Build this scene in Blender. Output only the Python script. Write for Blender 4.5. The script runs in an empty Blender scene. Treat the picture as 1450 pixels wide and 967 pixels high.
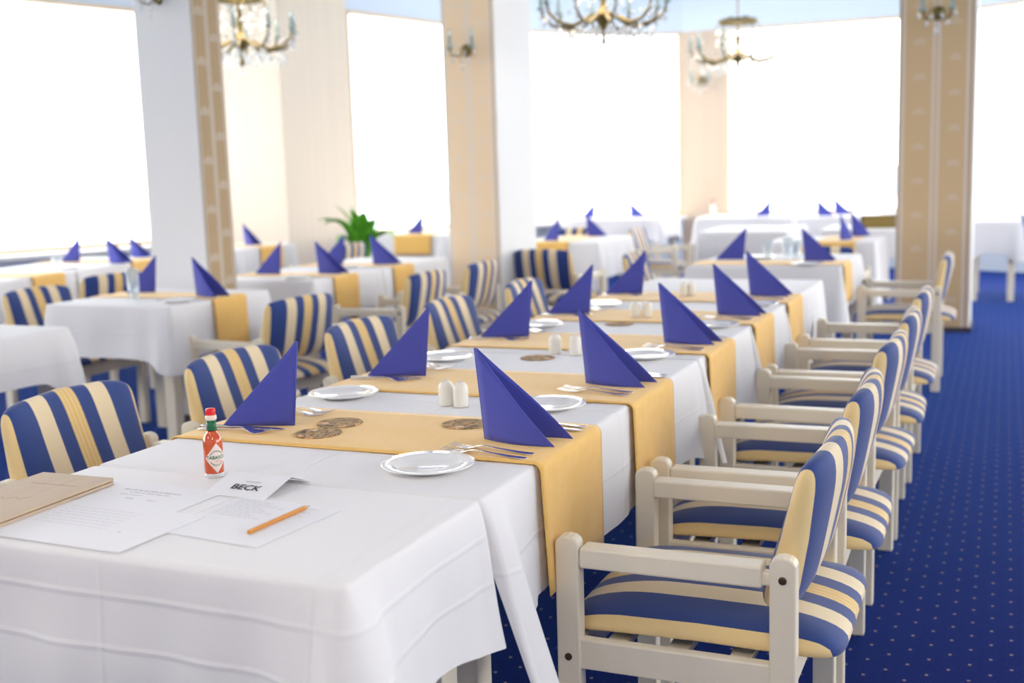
import bpy, bmesh, math, random
from mathutils import Vector, Matrix
C = bpy.context.scene.collection
S = bpy.context.scene
PI = math.pi
random.seed(4)

# ------------------------------------------------------------------ materials
def mat(name, col, rough=.6, metal=0., spec=.5, sheen=0., sheen_tint=(1, 1, 1), trans=0., coat=0., ior=1.45, noise=None, bump=None):
    m = bpy.data.materials.new(name); m.use_nodes = True
    nt = m.node_tree; b = nt.nodes['Principled BSDF']
    b.inputs['Base Color'].default_value = (*col, 1)
    b.inputs['Roughness'].default_value = rough
    b.inputs['Metallic'].default_value = metal
    b.inputs['Specular IOR Level'].default_value = spec
    b.inputs['IOR'].default_value = ior
    b.inputs['Transmission Weight'].default_value = trans
    b.inputs['Coat Weight'].default_value = coat
    b.inputs['Sheen Weight'].default_value = sheen
    b.inputs['Sheen Tint'].default_value = (*sheen_tint, 1)
    if noise or bump:
        tc = nt.nodes.new('ShaderNodeTexCoord')
    if noise:                       # (scale vector, colour 2, amount)
        mp = nt.nodes.new('ShaderNodeMapping'); mp.inputs['Scale'].default_value = noise[0]
        n = nt.nodes.new('ShaderNodeTexNoise'); n.inputs['Scale'].default_value = 1; n.inputs['Detail'].default_value = 4
        mx = nt.nodes.new('ShaderNodeMix'); mx.data_type = 'RGBA'
        mx.inputs[6].default_value = (*col, 1); mx.inputs[7].default_value = (*noise[1], 1)
        nt.links.new(tc.outputs['Object'], mp.inputs[0]); nt.links.new(mp.outputs[0], n.inputs['Vector'])
        nt.links.new(n.outputs['Fac'], mx.inputs[0]); nt.links.new(mx.outputs[2], b.inputs['Base Color'])
    if bump:                        # (scale vector, strength, distance)
        mp = nt.nodes.new('ShaderNodeMapping'); mp.inputs['Scale'].default_value = bump[0]
        n = nt.nodes.new('ShaderNodeTexNoise'); n.inputs['Scale'].default_value = 1; n.inputs['Detail'].default_value = 3
        bu = nt.nodes.new('ShaderNodeBump'); bu.inputs['Strength'].default_value = bump[1]; bu.inputs['Distance'].default_value = bump[2]
        nt.links.new(tc.outputs['Object'], mp.inputs[0]); nt.links.new(mp.outputs[0], n.inputs['Vector'])
        nt.links.new(n.outputs['Fac'], bu.inputs['Height']); nt.links.new(bu.outputs[0], b.inputs['Normal'])
    return m

def math_node(nt, op, a, b=None):
    n = nt.nodes.new('ShaderNodeMath'); n.operation = op
    for i, v in enumerate((a, b)):
        if v is None: continue
        if isinstance(v, (int, float)): n.inputs[i].default_value = v
        else: nt.links.new(v, n.inputs[i])
    return n.outputs[0]

def ramp(nt, fac, stops, interp='CONSTANT'):
    r = nt.nodes.new('ShaderNodeValToRGB'); r.color_ramp.interpolation = interp
    e = r.color_ramp.elements
    while len(e) > 1: e.remove(e[-1])
    e[0].position = stops[0][0]; e[0].color = (*stops[0][1], 1)
    for p, c in stops[1:]:
        k = e.new(p); k.color = (*c, 1)
    nt.links.new(fac, r.inputs[0])
    return r.outputs[0]

BLUE = (.014, .046, .215); CREAM = (.80, .66, .43); GOLD = (.74, .49, .16); BEIGE = (.80, .60, .29)
def stripe_mat():
    m = mat('striped_upholstery', CREAM, .75, sheen=.25, bump=((260, 260, 260), .25, .001)); nt = m.node_tree
    b = nt.nodes['Principled BSDF']
    tc = nt.nodes.new('ShaderNodeTexCoord'); sp = nt.nodes.new('ShaderNodeSeparateXYZ')
    nt.links.new(tc.outputs['Object'], sp.inputs[0])
    a = math_node(nt, 'DIVIDE', math_node(nt, 'ABSOLUTE', sp.outputs[0]), .235)
    col = ramp(nt, a, [(0, GOLD), (.018, (.78, .58, .28)), (.05, GOLD), (.075, (.78, .58, .28)), (.1, GOLD), (.118, BLUE), (.33, CREAM), (.585, BLUE), (.93, BEIGE)])
    nt.links.new(col, b.inputs['Base Color'])
    return m

def carpet_mat():
    m = mat('blue_dotted_carpet', (.01, .02, .2), .9, spec=.1, sheen=.5, sheen_tint=(.07, .26, 1), bump=((400, 400, 400), .5, .004)); nt = m.node_tree
    b = nt.nodes['Principled BSDF']
    tc = nt.nodes.new('ShaderNodeTexCoord'); sp = nt.nodes.new('ShaderNodeSeparateXYZ')
    nt.links.new(tc.outputs['Object'], sp.inputs[0])
    b.inputs['Sheen Roughness'].default_value = .22
    def dots(px, off, r):
        u = math_node(nt, 'SUBTRACT', math_node(nt, 'FRACT', math_node(nt, 'ADD', math_node(nt, 'DIVIDE', sp.outputs[0], px), off)), .5)
        v = math_node(nt, 'SUBTRACT', math_node(nt, 'FRACT', math_node(nt, 'ADD', math_node(nt, 'DIVIDE', sp.outputs[1], px), off)), .5)
        d = math_node(nt, 'SQRT', math_node(nt, 'ADD', math_node(nt, 'MULTIPLY', u, u), math_node(nt, 'MULTIPLY', v, v)))
        return math_node(nt, 'LESS_THAN', d, r)
    gold = math_node(nt, 'MAXIMUM', dots(.1, 0, .045), dots(.1, .5, .045))
    pale = math_node(nt, 'MAXIMUM', dots(.05, .25, .05), dots(.05, .75, .05))
    n = nt.nodes.new('ShaderNodeTexNoise'); n.inputs['Scale'].default_value = 300
    nt.links.new(tc.outputs['Object'], n.inputs['Vector'])
    base = ramp(nt, n.outputs['Fac'], [(.3, (.0025, .005, .075)), (.7, (.005, .012, .15))], 'LINEAR')
    def mix(f, a, c):
        x = nt.nodes.new('ShaderNodeMix'); x.data_type = 'RGBA'
        nt.links.new(f, x.inputs[0]); nt.links.new(a, x.inputs[6]); x.inputs[7].default_value = (*c, 1)
        return x.outputs[2]
    c = mix(pale, base, (.016, .032, .20)); c = mix(gold, c, (.36, .28, .22))
    nt.links.new(c, b.inputs['Base Color'])
    return m

def wallpaper_mat(name, tone, axis, width):
    """vertical bands across the local axis of a panel of the given width, with pale fan motifs up the wide bands"""
    m = mat(name, tone, .7); nt = m.node_tree; b = nt.nodes['Principled BSDF']
    tc = nt.nodes.new('ShaderNodeTexCoord'); sp = nt.nodes.new('ShaderNodeSeparateXYZ')
    nt.links.new(tc.outputs['Object'], sp.inputs[0])
    a = math_node(nt, 'ADD', math_node(nt, 'DIVIDE', sp.outputs[axis], width), .5)
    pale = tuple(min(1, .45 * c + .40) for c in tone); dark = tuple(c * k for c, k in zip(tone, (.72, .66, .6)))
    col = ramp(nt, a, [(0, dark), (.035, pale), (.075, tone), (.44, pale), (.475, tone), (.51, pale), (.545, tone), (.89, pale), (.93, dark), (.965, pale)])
    # fans: rings centred every .26 m up each wide band
    z = math_node(nt, 'DIVIDE', sp.outputs[2], .26)
    side = math_node(nt, 'MULTIPLY', math_node(nt, 'GREATER_THAN', a, .5), .5)
    v = math_node(nt, 'SUBTRACT', math_node(nt, 'FRACT', math_node(nt, 'ADD', z, side)), .4)
    u = math_node(nt, 'SUBTRACT', math_node(nt, 'FRACT', math_node(nt, 'MULTIPLY', math_node(nt, 'SUBTRACT', a, .075), 2.13)), .42)
    u = math_node(nt, 'MULTIPLY', u, width * .47 / .26)
    d = math_node(nt, 'SQRT', math_node(nt, 'ADD', math_node(nt, 'MULTIPLY', u, u), math_node(nt, 'MULTIPLY', v, v)))
    fan = math_node(nt, 'MULTIPLY', math_node(nt, 'LESS_THAN', d, .17), math_node(nt, 'GREATER_THAN', v, 0.))
    fan = math_node(nt, 'MULTIPLY', fan, .4)
    x = nt.nodes.new('ShaderNodeMix'); x.data_type = 'RGBA'
    nt.links.new(fan, x.inputs[0]); nt.links.new(col, x.inputs[6]); x.inputs[7].default_value = (*pale, 1)
    nt.links.new(x.outputs[2], b.inputs['Base Color'])
    return m

def cloth_mat(name, creases_x=(), creases_y=(), creases_z=()):
    m = mat(name, (.80, .79, .80), .85, spec=.3, sheen=.15); nt = m.node_tree; b = nt.nodes['Principled BSDF']
    tc = nt.nodes.new('ShaderNodeTexCoord'); sp = nt.nodes.new('ShaderNodeSeparateXYZ')
    nt.links.new(tc.outputs['Object'], sp.inputs[0])
    n = nt.nodes.new('ShaderNodeTexNoise'); n.inputs['Scale'].default_value = 9; n.inputs['Detail'].default_value = 3
    nt.links.new(tc.outputs['Object'], n.inputs['Vector'])
    h = math_node(nt, 'MULTIPLY', n.outputs['Fac'], .35)
    for k, lst in enumerate((creases_x, creases_y, creases_z)):
        for c in lst:               # pressed-in fold lines
            d = math_node(nt, 'ABSOLUTE', math_node(nt, 'SUBTRACT', sp.outputs[k], c))
            e = math_node(nt, 'MAXIMUM', math_node(nt, 'SUBTRACT', 1, math_node(nt, 'DIVIDE', d, .007)), 0)
            h = math_node(nt, 'ADD', h, math_node(nt, 'MULTIPLY', e, .42))
    bu = nt.nodes.new('ShaderNodeBump'); bu.inputs['Strength'].default_value = .5; bu.inputs['Distance'].default_value = .006
    nt.links.new(h, bu.inputs['Height']); nt.links.new(bu.outputs[0], b.inputs['Normal'])
    return m

def pane_mat():
    m = bpy.data.materials.new('window_glass'); m.use_nodes = True; nt = m.node_tree
    nt.nodes.remove(nt.nodes['Principled BSDF'])
    t = nt.nodes.new('ShaderNodeBsdfTransparent'); t.inputs[0].default_value = (.97, .985, 1, 1)
    g = nt.nodes.new('ShaderNodeBsdfGlossy'); g.inputs['Roughness'].default_value = .02
    x = nt.nodes.new('ShaderNodeMixShader'); x.inputs[0].default_value = .06
    nt.links.new(t.outputs[0], x.inputs[1]); nt.links.new(g.outputs[0], x.inputs[2])
    nt.links.new(x.outputs[0], nt.nodes['Material Output'].inputs[0])
    return m

def clear_mat(name, tint=(1, 1, 1), mixf=.35):
    m = bpy.data.materials.new(name); m.use_nodes = True; nt = m.node_tree
    b = nt.nodes['Principled BSDF']; b.inputs['Base Color'].default_value = (*tint, 1); b.inputs['Roughness'].default_value = .04
    b.inputs['Metallic'].default_value = .35
    t = nt.nodes.new('ShaderNodeBsdfTransparent'); t.inputs[0].default_value = (.96, .98, .98, 1)
    x = nt.nodes.new('ShaderNodeMixShader'); x.inputs[0].default_value = mixf
    nt.links.new(t.outputs[0], x.inputs[1]); nt.links.new(b.outputs[0], x.inputs[2])
    nt.links.new(x.outputs[0], nt.nodes['Material Output'].inputs[0])
    return m

def coaster_mat():
    m = mat('photo_coaster', (.2, .12, .06), .7, spec=.15); nt = m.node_tree; b = nt.nodes['Principled BSDF']
    tc = nt.nodes.new('ShaderNodeTexCoord'); mp = nt.nodes.new('ShaderNodeMapping'); mp.inputs['Scale'].default_value = (38, 14, 1); mp.inputs['Rotation'].default_value = (0, 0, .5)
    n = nt.nodes.new('ShaderNodeTexNoise'); n.inputs['Scale'].default_value = 1; n.inputs['Detail'].default_value = 3; n.inputs['Distortion'].default_value = 1.2
    nt.links.new(tc.outputs['Object'], mp.inputs[0]); nt.links.new(mp.outputs[0], n.inputs['Vector'])
    c = ramp(nt, n.outputs['Fac'], [(.25, (.03, .04, .02)), (.40, (.26, .18, .11)), (.47, (.62, .42, .22)), (.52, (.15, .11, .07)), (.57, (.74, .36, .13)), (.64, (.76, .66, .52))], 'LINEAR')
    nt.links.new(c, b.inputs['Base Color'])
    return m

M = dict(
    wood=mat('cream_painted_wood', (.83, .75, .59), .36, noise=((40, 40, 4), (.86, .79, .65))),
    stripe=stripe_mat(), bolt=mat('dark_bronze_bolt', (.10, .06, .04), .4, .6),
    carpet=carpet_mat(), white=mat('white_pillar_paint', (.77, .77, .77), .6), upper=mat('sky_tinted_wall_paint', (.66, .74, .84), .7), ceil=mat('pale_ceiling_paint', (.74, .79, .86), .8),  # sky's blue cast is put into the white wall and ceiling colours
    paper_wall=mat('peach_striped_wallpaper', (.80, .68, .53), .7, noise=((22, 22, .02), (.88, .78, .66))),
    cloth=cloth_mat('white_table_linen', (0.,), (0.,), (.62,)),
    cloth_near=cloth_mat('white_pressed_linen', (-.005, .372), (), (.69, .61)),
    runner=mat('gold_woven_runner', (.90, .575, .175), .8, spec=.3, sheen=.3, noise=((220, 30, 30), (.83, .48, .115)), bump=((30, 400, 30), .3, .001)),
    napkin=mat('royal_blue_paper', (.066, .078, .40), .75, spec=.3, sheen=.2, sheen_tint=(.7, .7, 1), bump=((500, 500, 500), .2, .0006)),
    china=mat('white_china', (.86, .86, .86), .08, spec=.6, coat=.3), steel=mat('polished_steel', (.78, .77, .76), .12, 1.),
    shaker=mat('white_ceramic', (.80, .77, .70), .2), hole=mat('black_hole', (.02, .02, .02), .9),
    coaster=coaster_mat(), pane=pane_mat(), frame=mat('beige_window_frame', (.72, .55, .38), .5), sill=mat('white_window_sill', (.8, .8, .8), .45),
    sauce=mat('orange_red_sauce', (.56, .075, .012), .10, coat=.8), cap=mat('red_plastic_cap', (.72, .012, .02), .3), collar=mat('cream_plastic_collar', (.82, .70, .58), .3),
    band=mat('green_foil_band', (.005, .13, .055), .3), label=mat('pink_white_label', (.80, .66, .62), .6), ink_green=mat('green_ink', (.03, .20, .10), .6),
    ink_red=mat('red_ink', (.72, .12, .08), .6), glass=clear_mat('clear_glass', (.95, .97, .98), .30), tumbler=clear_mat('tumbler_glass', (.8, .85, .9), .28),
    paper=mat('white_paper', (.83, .83, .86), .8), ink=mat('black_ink', (.03, .03, .04), .7), ink_grey=mat('faint_grey_print', (.56, .56, .60), .8),
    oak=mat('pale_oak_board', (.47, .355, .25), .6, noise=((60, 5, 60), (.55, .43, .31))), engrave=mat('burnt_engraving', (.40, .29, .21), .7),
    pencil=mat('orange_pencil_lacquer', (.62, .25, .035), .35), lead=mat('pencil_lead', (.06, .05, .05), .5), bare=mat('bare_pencil_wood', (.62, .38, .19), .7),
    brass=mat('antique_brass', (.22, .17, .07), .4, .85), crystal=clear_mat('cut_crystal', (1, 1, 1), .55), candle=mat('grey_green_candle_sleeve', (.30, .40, .39), .5), bulb=clear_mat('clear_bulb', (.6, .75, .75), .5),
    leaf=mat('glossy_green_leaf', (.10, .36, .02), .35, noise=((6, 6, 6), (.07, .30, .02))), pot=mat('terracotta_pot', (.38, .18, .09), .7), soil=mat('dark_soil', (.04, .025, .015), .95),
    sea=mat('pale_water', (.55, .62, .68), .6), hill=mat('hazy_blue_hill', (.22, .27, .36), .9), house=mat('peach_render', (.42, .33, .27), .9), roof=mat('blue_roof', (.16, .25, .33), .8),
    wicker=mat('olive_wicker', (.26, .18, .05), .8, bump=((60, 60, 160), .8, .01)), redcap=mat('red_bottle_cap', (.75, .10, .12), .4), skirt=mat('dark_skirting', (.05, .04, .06), .6),
)
M['wp_tan'] = wallpaper_mat('shaded_tan_fan_wallpaper', (.60, .43, .24), 0, .54)  # same paper as the middle pillar, shade put into its darker tone
M['wp_peach'] = wallpaper_mat('peach_fan_wallpaper', (.86, .67, .45), 0, .40)
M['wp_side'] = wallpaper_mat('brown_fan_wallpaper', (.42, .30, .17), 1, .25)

M['pier_paper'] = mat('tan_striped_wallpaper', (.60, .46, .34), .75, noise=((30, 30, .02), (.68, .55, .43)))

# ------------------------------------------------------------------ mesh helpers
def new_obj(name, bm, m, parent=None, smooth=False, bevel=0, kind=None):
    me = bpy.data.meshes.new(name)
    bmesh.ops.recalc_face_normals(bm, faces=bm.faces)
    bm.to_mesh(me); bm.free()
    if smooth:
        for p in me.polygons: p.use_smooth = True
    for x in (m if isinstance(m, (list, tuple)) else [m]): me.materials.append(x)
    o = bpy.data.objects.new(name, me); C.objects.link(o)
    if parent: o.parent = parent
    if bevel:
        b = o.modifiers.new('bevel', 'BEVEL'); b.width = bevel; b.segments = 2; b.limit_method = 'ANGLE'
    if kind: o['kind'] = kind
    return o

def tag(o, label=None, cat=None, group=None, kind=None):
    if label: o['label'] = label
    if cat: o['category'] = cat
    if group: o['group'] = group
    if kind: o['kind'] = kind
    return o

def thing(name, label, cat, loc=(0, 0, 0), rz=0, group=None):
    o = bpy.data.objects.new(name, None); C.objects.link(o); o.empty_display_size = .1
    o.location = loc; o.rotation_euler = (0, 0, rz)
    return tag(o, label, cat, group)

def dup(root, loc, rz, label):
    r = root.copy(); C.objects.link(r); r.location = loc; r.rotation_euler = (0, 0, rz); r['label'] = label
    for ch in list(root.children):
        c = ch.copy(); C.objects.link(c); c.parent = r
        for g in list(ch.children):
            d = g.copy(); C.objects.link(d); d.parent = c
    return r

def box(bm, x0, x1, y0, y1, z0, z1):
    v = [bm.verts.new((x, y, z)) for z in (z0, z1) for y in (y0, y1) for x in (x0, x1)]
    for f in ((0, 2, 3, 1), (4, 5, 7, 6), (0, 1, 5, 4), (2, 6, 7, 3), (0, 4, 6, 2), (1, 3, 7, 5)): bm.faces.new([v[i] for i in f])
    return v

def boxm(*a):
    bm = bmesh.new(); box(bm, *a); return bm

def lathe(bm, prof, seg=32, c=(0, 0, 0), cap=True):
    rings = []
    for r, z in prof:
        rings.append([bm.verts.new((c[0] + r * math.cos(2 * PI * i / seg), c[1] + r * math.sin(2 * PI * i / seg), c[2] + z)) for i in range(seg)])
    for a, b in zip(rings, rings[1:]):
        for i in range(seg): bm.faces.new((a[i], a[(i + 1) % seg], b[(i + 1) % seg], b[i]))
    if cap:
        bm.faces.new(rings[0][::-1]); bm.faces.new(rings[-1])

def lathem(prof, seg=32, c=(0, 0, 0), cap=True):
    bm = bmesh.new(); lathe(bm, prof, seg, c, cap); return bm

def tube(bm, pts, rads, seg=8, flat=1.):
    pts = [Vector(p) for p in pts]
    if isinstance(rads, (int, float)): rads = [rads] * len(pts)
    rings = []; up = Vector((0, 0, 1))
    for i, p in enumerate(pts):
        d = (pts[min(i + 1, len(pts) - 1)] - pts[max(i - 1, 0)]).normalized()
        s = d.cross(up)
        if s.length < .05: s = d.cross(Vector((0, 1, 0)))
        s.normalize(); t = s.cross(d).normalized()
        rings.append([bm.verts.new(p + rads[i] * (math.cos(2 * PI * k / seg) * s + math.sin(2 * PI * k / seg) * flat * t)) for k in range(seg)])
    for a, b in zip(rings, rings[1:]):
        for i in range(seg): bm.faces.new((a[i], a[(i + 1) % seg], b[(i + 1) % seg], b[i]))
    bm.faces.new(rings[0][::-1]); bm.faces.new(rings[-1])

def octa(bm, c, rx, rz):
    x, y, z = c
    q = [bm.verts.new((x + rx * math.cos(a), y + rx * math.sin(a), z)) for a in (0, PI / 2, PI, 3 * PI / 2)]
    t = bm.verts.new((x, y, z + rz)); b = bm.verts.new((x, y, z - rz))
    for i in range(4): bm.faces.new((q[i], q[(i + 1) % 4], t)); bm.faces.new((q[(i + 1) % 4], q[i], b))

def pillow(hx, hy, hz, nx, nz, seg=(40, 20), shape=None):
    """rounded pad: exponent nx in the x/y outline, nz in the section; shape(x,y,z) bends it"""
    bm = bmesh.new(); U, V = seg
    def sp(c, e): return math.copysign(abs(c) ** e, c)
    rows = []
    for j in range(1, V):
        ph = -PI / 2 + PI * j / V
        row = []
        for i in range(U):
            th = 2 * PI * i / U
            p = (hx * sp(math.cos(ph), 2 / nz) * sp(math.cos(th), 2 / nx), hy * sp(math.cos(ph), 2 / nz) * sp(math.sin(th), 2 / nx), hz * sp(math.sin(ph), 2 / nz))
            row.append(bm.verts.new(shape(*p) if shape else p))
        rows.append(row)
    b = bm.verts.new(shape(0, 0, -hz) if shape else (0, 0, -hz)); t = bm.verts.new(shape(0, 0, hz) if shape else (0, 0, hz))
    for a, c in zip(rows, rows[1:]):
        for i in range(U): bm.faces.new((a[i], a[(i + 1) % U], c[(i + 1) % U], c[i]))
    for i in range(U):
        bm.faces.new((b, rows[0][(i + 1) % U], rows[0][i])); bm.faces.new((t, rows[-1][i], rows[-1][(i + 1) % U]))
    return bm

# ------------------------------------------------------------------ armchair (faces local +Y)
def make_chair(label, loc, rz):
    t = thing('dining_armchair', label, 'chair', loc, rz, 'striped dining armchairs')
    W, D = .28, .23
    def shape_seat(x, y, z): return (x, y - .034, .412 + (z * 1.0 if z > 0 else z * .25) - .006 * (y / .28) ** 2 - .008 * max(0, (y - .1) / .18) ** 1.5)
    new_obj('seat', pillow(.238, .272, .052, 9, 2.5, (56, 20), shape_seat), M['stripe'], t, True)
    def shape_back(x, y, z):          # thickness tapers to the top, leans back, corners come forward a little
        k = (z + .14) / .28
        return (x * (1 - .03 * k), y * (1.12 - .45 * k) - (.185 + .10 * k - .018 * k * k) + .030 * (x / .235) ** 2 * k,   .628 + z - .012 * (x / .235) ** 2 * k)
    def back():
        bm = bmesh.new(); U, V = 40, 22
        def sp(c, e): return math.copysign(abs(c) ** e, c)
        rows = []
        for j in range(V + 1):        # loops run round the x/z outline, thickness along y
            ph = -PI / 2 + PI * j / V
            rows.append([bm.verts.new(shape_back(.243 * sp(math.cos(ph), .5) * sp(math.cos(2 * PI * i / U), .22), .046 * sp(math.sin(ph), .8), .150 * sp(math.cos(ph), .5) * sp(math.sin(2 * PI * i / U), .22))) for i in range(U)])
        for a, c in zip(rows, rows[1:]):
            for i in range(U): bm.faces.new((a[i], a[(i + 1) % U], c[(i + 1) % U], c[i]))
        bmesh.ops.remove_doubles(bm, verts=bm.verts, dist=1e-4)
        return bm
    new_obj('backrest', back(), M['stripe'], t, True)
    for sx in (-1, 1):
        for front in (1, 0):
            xa, xb = sorted((sx * W, sx * (W - .034)))
            ya, yb = (D - .048, D) if front else (-D, -D + .048)
            bm = bmesh.new(); n = 6       # post with a rounded top
            prof = [(ya, 0), (yb, 0)] + [((ya + yb) / 2 + .024 * math.cos(PI * k / n), .589 + .016 * math.sin(PI * k / n)) for k in range(n + 1)]
            L = [bm.verts.new((xa, y, z)) for y, z in prof]; R = [bm.verts.new((xb, y, z)) for y, z in prof]
            bm.faces.new(L); bm.faces.new(R[::-1])
            for i in range(len(L)): bm.faces.new((L[i], R[i], R[(i + 1) % len(L)], L[(i + 1) % len(L)]))
            leg = new_obj('leg', bm, M['wood'], t, bevel=.004)
            z = .362 if front else .563
            bm = bmesh.new(); lathe(bm, [(.0075, 0), (.0075, .002), (.004, .003)], 12)
            bmesh.ops.rotate(bm, verts=bm.verts, cent=(0, 0, 0), matrix=Matrix.Rotation(sx * PI / 2, 3, 'Y'))
            bmesh.ops.translate(bm, verts=bm.verts, vec=(sx * (W + .0002), (ya + yb) / 2, z))
            new_obj('bolt', bm, M['bolt'], leg)
        xa, xb = sorted((sx * (W - .001), sx * (W - .050)))
        bm = bmesh.new()
        box(bm, xa, xb, -D + .062, D - .050, .543, .583)
        xi, xj = sorted((sx * (W - .006), sx * (W - .030)))
        box(bm, xi, xj, -D + .046, -D + .064, .547, .573); box(bm, xi, xj, D - .052, D - .044, .546, .570)
        new_obj('armrest', bm, M['wood'], t, bevel=.005)
        xa, xb = sorted((sx * (W - .004), sx * (W - .030)))
        new_obj('side_rail', boxm(xa, xb, -D + .046, D - .046, .338, .398), M['wood'], t, bevel=.003)
    new_obj('front_rail', boxm(-W + .032, W - .032, D - .040, D - .016, .330, .388), M['wood'], t, bevel=.003)
    new_obj('rear_rail', boxm(-W + .032, W - .032, -D + .012, -D + .036, .330, .388), M['wood'], t, bevel=.003)
    bm = bmesh.new()
    for y in (-.12, 0, .12): box(bm, -W + .028, W - .028, y - .02, y + .02, .372, .388)
    new_obj('seat_slats', bm, M['wood'], t)
    return t

FX, FNX, FY, FNY = -PI / 2, PI / 2, 0, PI      # rotation that makes a chair face +x, -x, +y, -y
chair0 = None
def chair(x, y, rz, label):
    global chair0
    if chair0 is None: chair0 = make_chair(label, (x, y, 0), rz); return chair0
    return dup(chair0, (x, y, 0), rz, label)

chair(-.552, 2.265, FNX, 'striped armchair nearest the camera on the aisle side of the long table')
chair(-.551, 2.90, FNX + .02, 'second striped armchair from the hot sauce end, aisle side of long table')
chair(-.552, 3.67, FNX - .02, 'third striped armchair from the hot sauce end, aisle side of long table')
chair(-.550, 4.31, FNX + .03, 'fourth striped armchair from the hot sauce end, aisle side of long table')
chair(-.552, 5.09, FNX, 'fifth striped armchair from the hot sauce end, aisle side of long table')
chair(-.550, 7.12, FNX + .02, 'striped armchair at far single table, in front of the tan wallpapered pillar')
chair(-2.0, 2.255, FX + .05, 'striped armchair behind the wooden menu boards at the long table')
chair(-1.985, 2.925, FX, 'striped armchair behind the first blue napkin, window side of long table')
chair(-1.985, 3.70, FX - .02, 'third striped armchair from the menu boards, window side of long table')
chair(-1.985, 4.46, FX, 'fourth striped armchair from the menu boards, window side of long table')
chair(-1.985, 5.32, FX + .02, 'fifth striped armchair from the menu boards, window side of long table')
chair(-1.99, 7.24, FX, 'striped armchair on the window side of the far single table')
chair(-3.235, 4.50, FNX - .12, 'striped armchair showing its back, at gold-runner table by the white pillar')
chair(-4.57, 4.66, FX, 'striped armchair facing out behind the cloth table with a water glass')
chair(-3.255, 5.78, FNX, 'nearer striped armchair showing its back, between table runners and plant')
chair(-3.235, 6.50, FNX, 'striped armchair showing its back just before the peach pillar')
chair(-2.99, 7.80, FY - .12, 'striped armchair seen square from behind beside the peach and white pillar')
chair(-5.30, 5.58, FNX - .20, 'striped armchair showing its back at the window table behind the water glass')
chair(-5.52, 6.46, FNX - .20, 'striped armchair showing its back, half hidden by the white pillar')
chair(-7.15, 6.42, FX - .20, 'striped armchair below the window sill at the far left edge')
chair(-5.33, 8.40, FNX, 'small blurred striped armchair before the peach wall, left of the plant')
chair(-3.80, 10.3, FNY, 'blurred striped armchair peeping over the round-edged white table by the pillar')
chair(-2.98, 10.52, FX, 'blurred striped armchair side-on at the white table below the far chandelier')
chair(-1.12, 8.0, FY, 'blurred striped armchair seen from behind, between far tables left of tan pillar')

# ------------------------------------------------------------------ tables, cloths, runners
def table(cx, cy, w, l, label, rz=0):
    t = thing('dining_table', label, 'table', (cx, cy, 0), rz, 'white dining tables')
    hx, hy = w / 2 - .01, l / 2 - .01
    new_obj('tabletop', boxm(-hx, hx, -hy, hy, .715, .744), M['wood'], t, bevel=.003)
    bm = bmesh.new()
    for s in (-1, 1):
        box(bm, -hx + .05, hx - .05, min(s * (hy - .04), s * (hy - .06)), max(s * (hy - .04), s * (hy - .06)), .635, .715)
        box(bm, min(s * (hx - .04), s * (hx - .06)), max(s * (hx - .04), s * (hx - .06)), -hy + .05, hy - .05, .635, .715)
    new_obj('apron', bm, M['wood'], t)
    for sx in (-1, 1):
        for sy in (-1, 1):
            xa, xb = sorted((sx * (hx - .03), sx * (hx - .09))); ya, yb = sorted((sy * (hy - .03), sy * (hy - .09)))
            new_obj('leg', boxm(xa, xb, ya, yb, 0, .715), M['wood'], t, bevel=.004)
    return t

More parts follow.
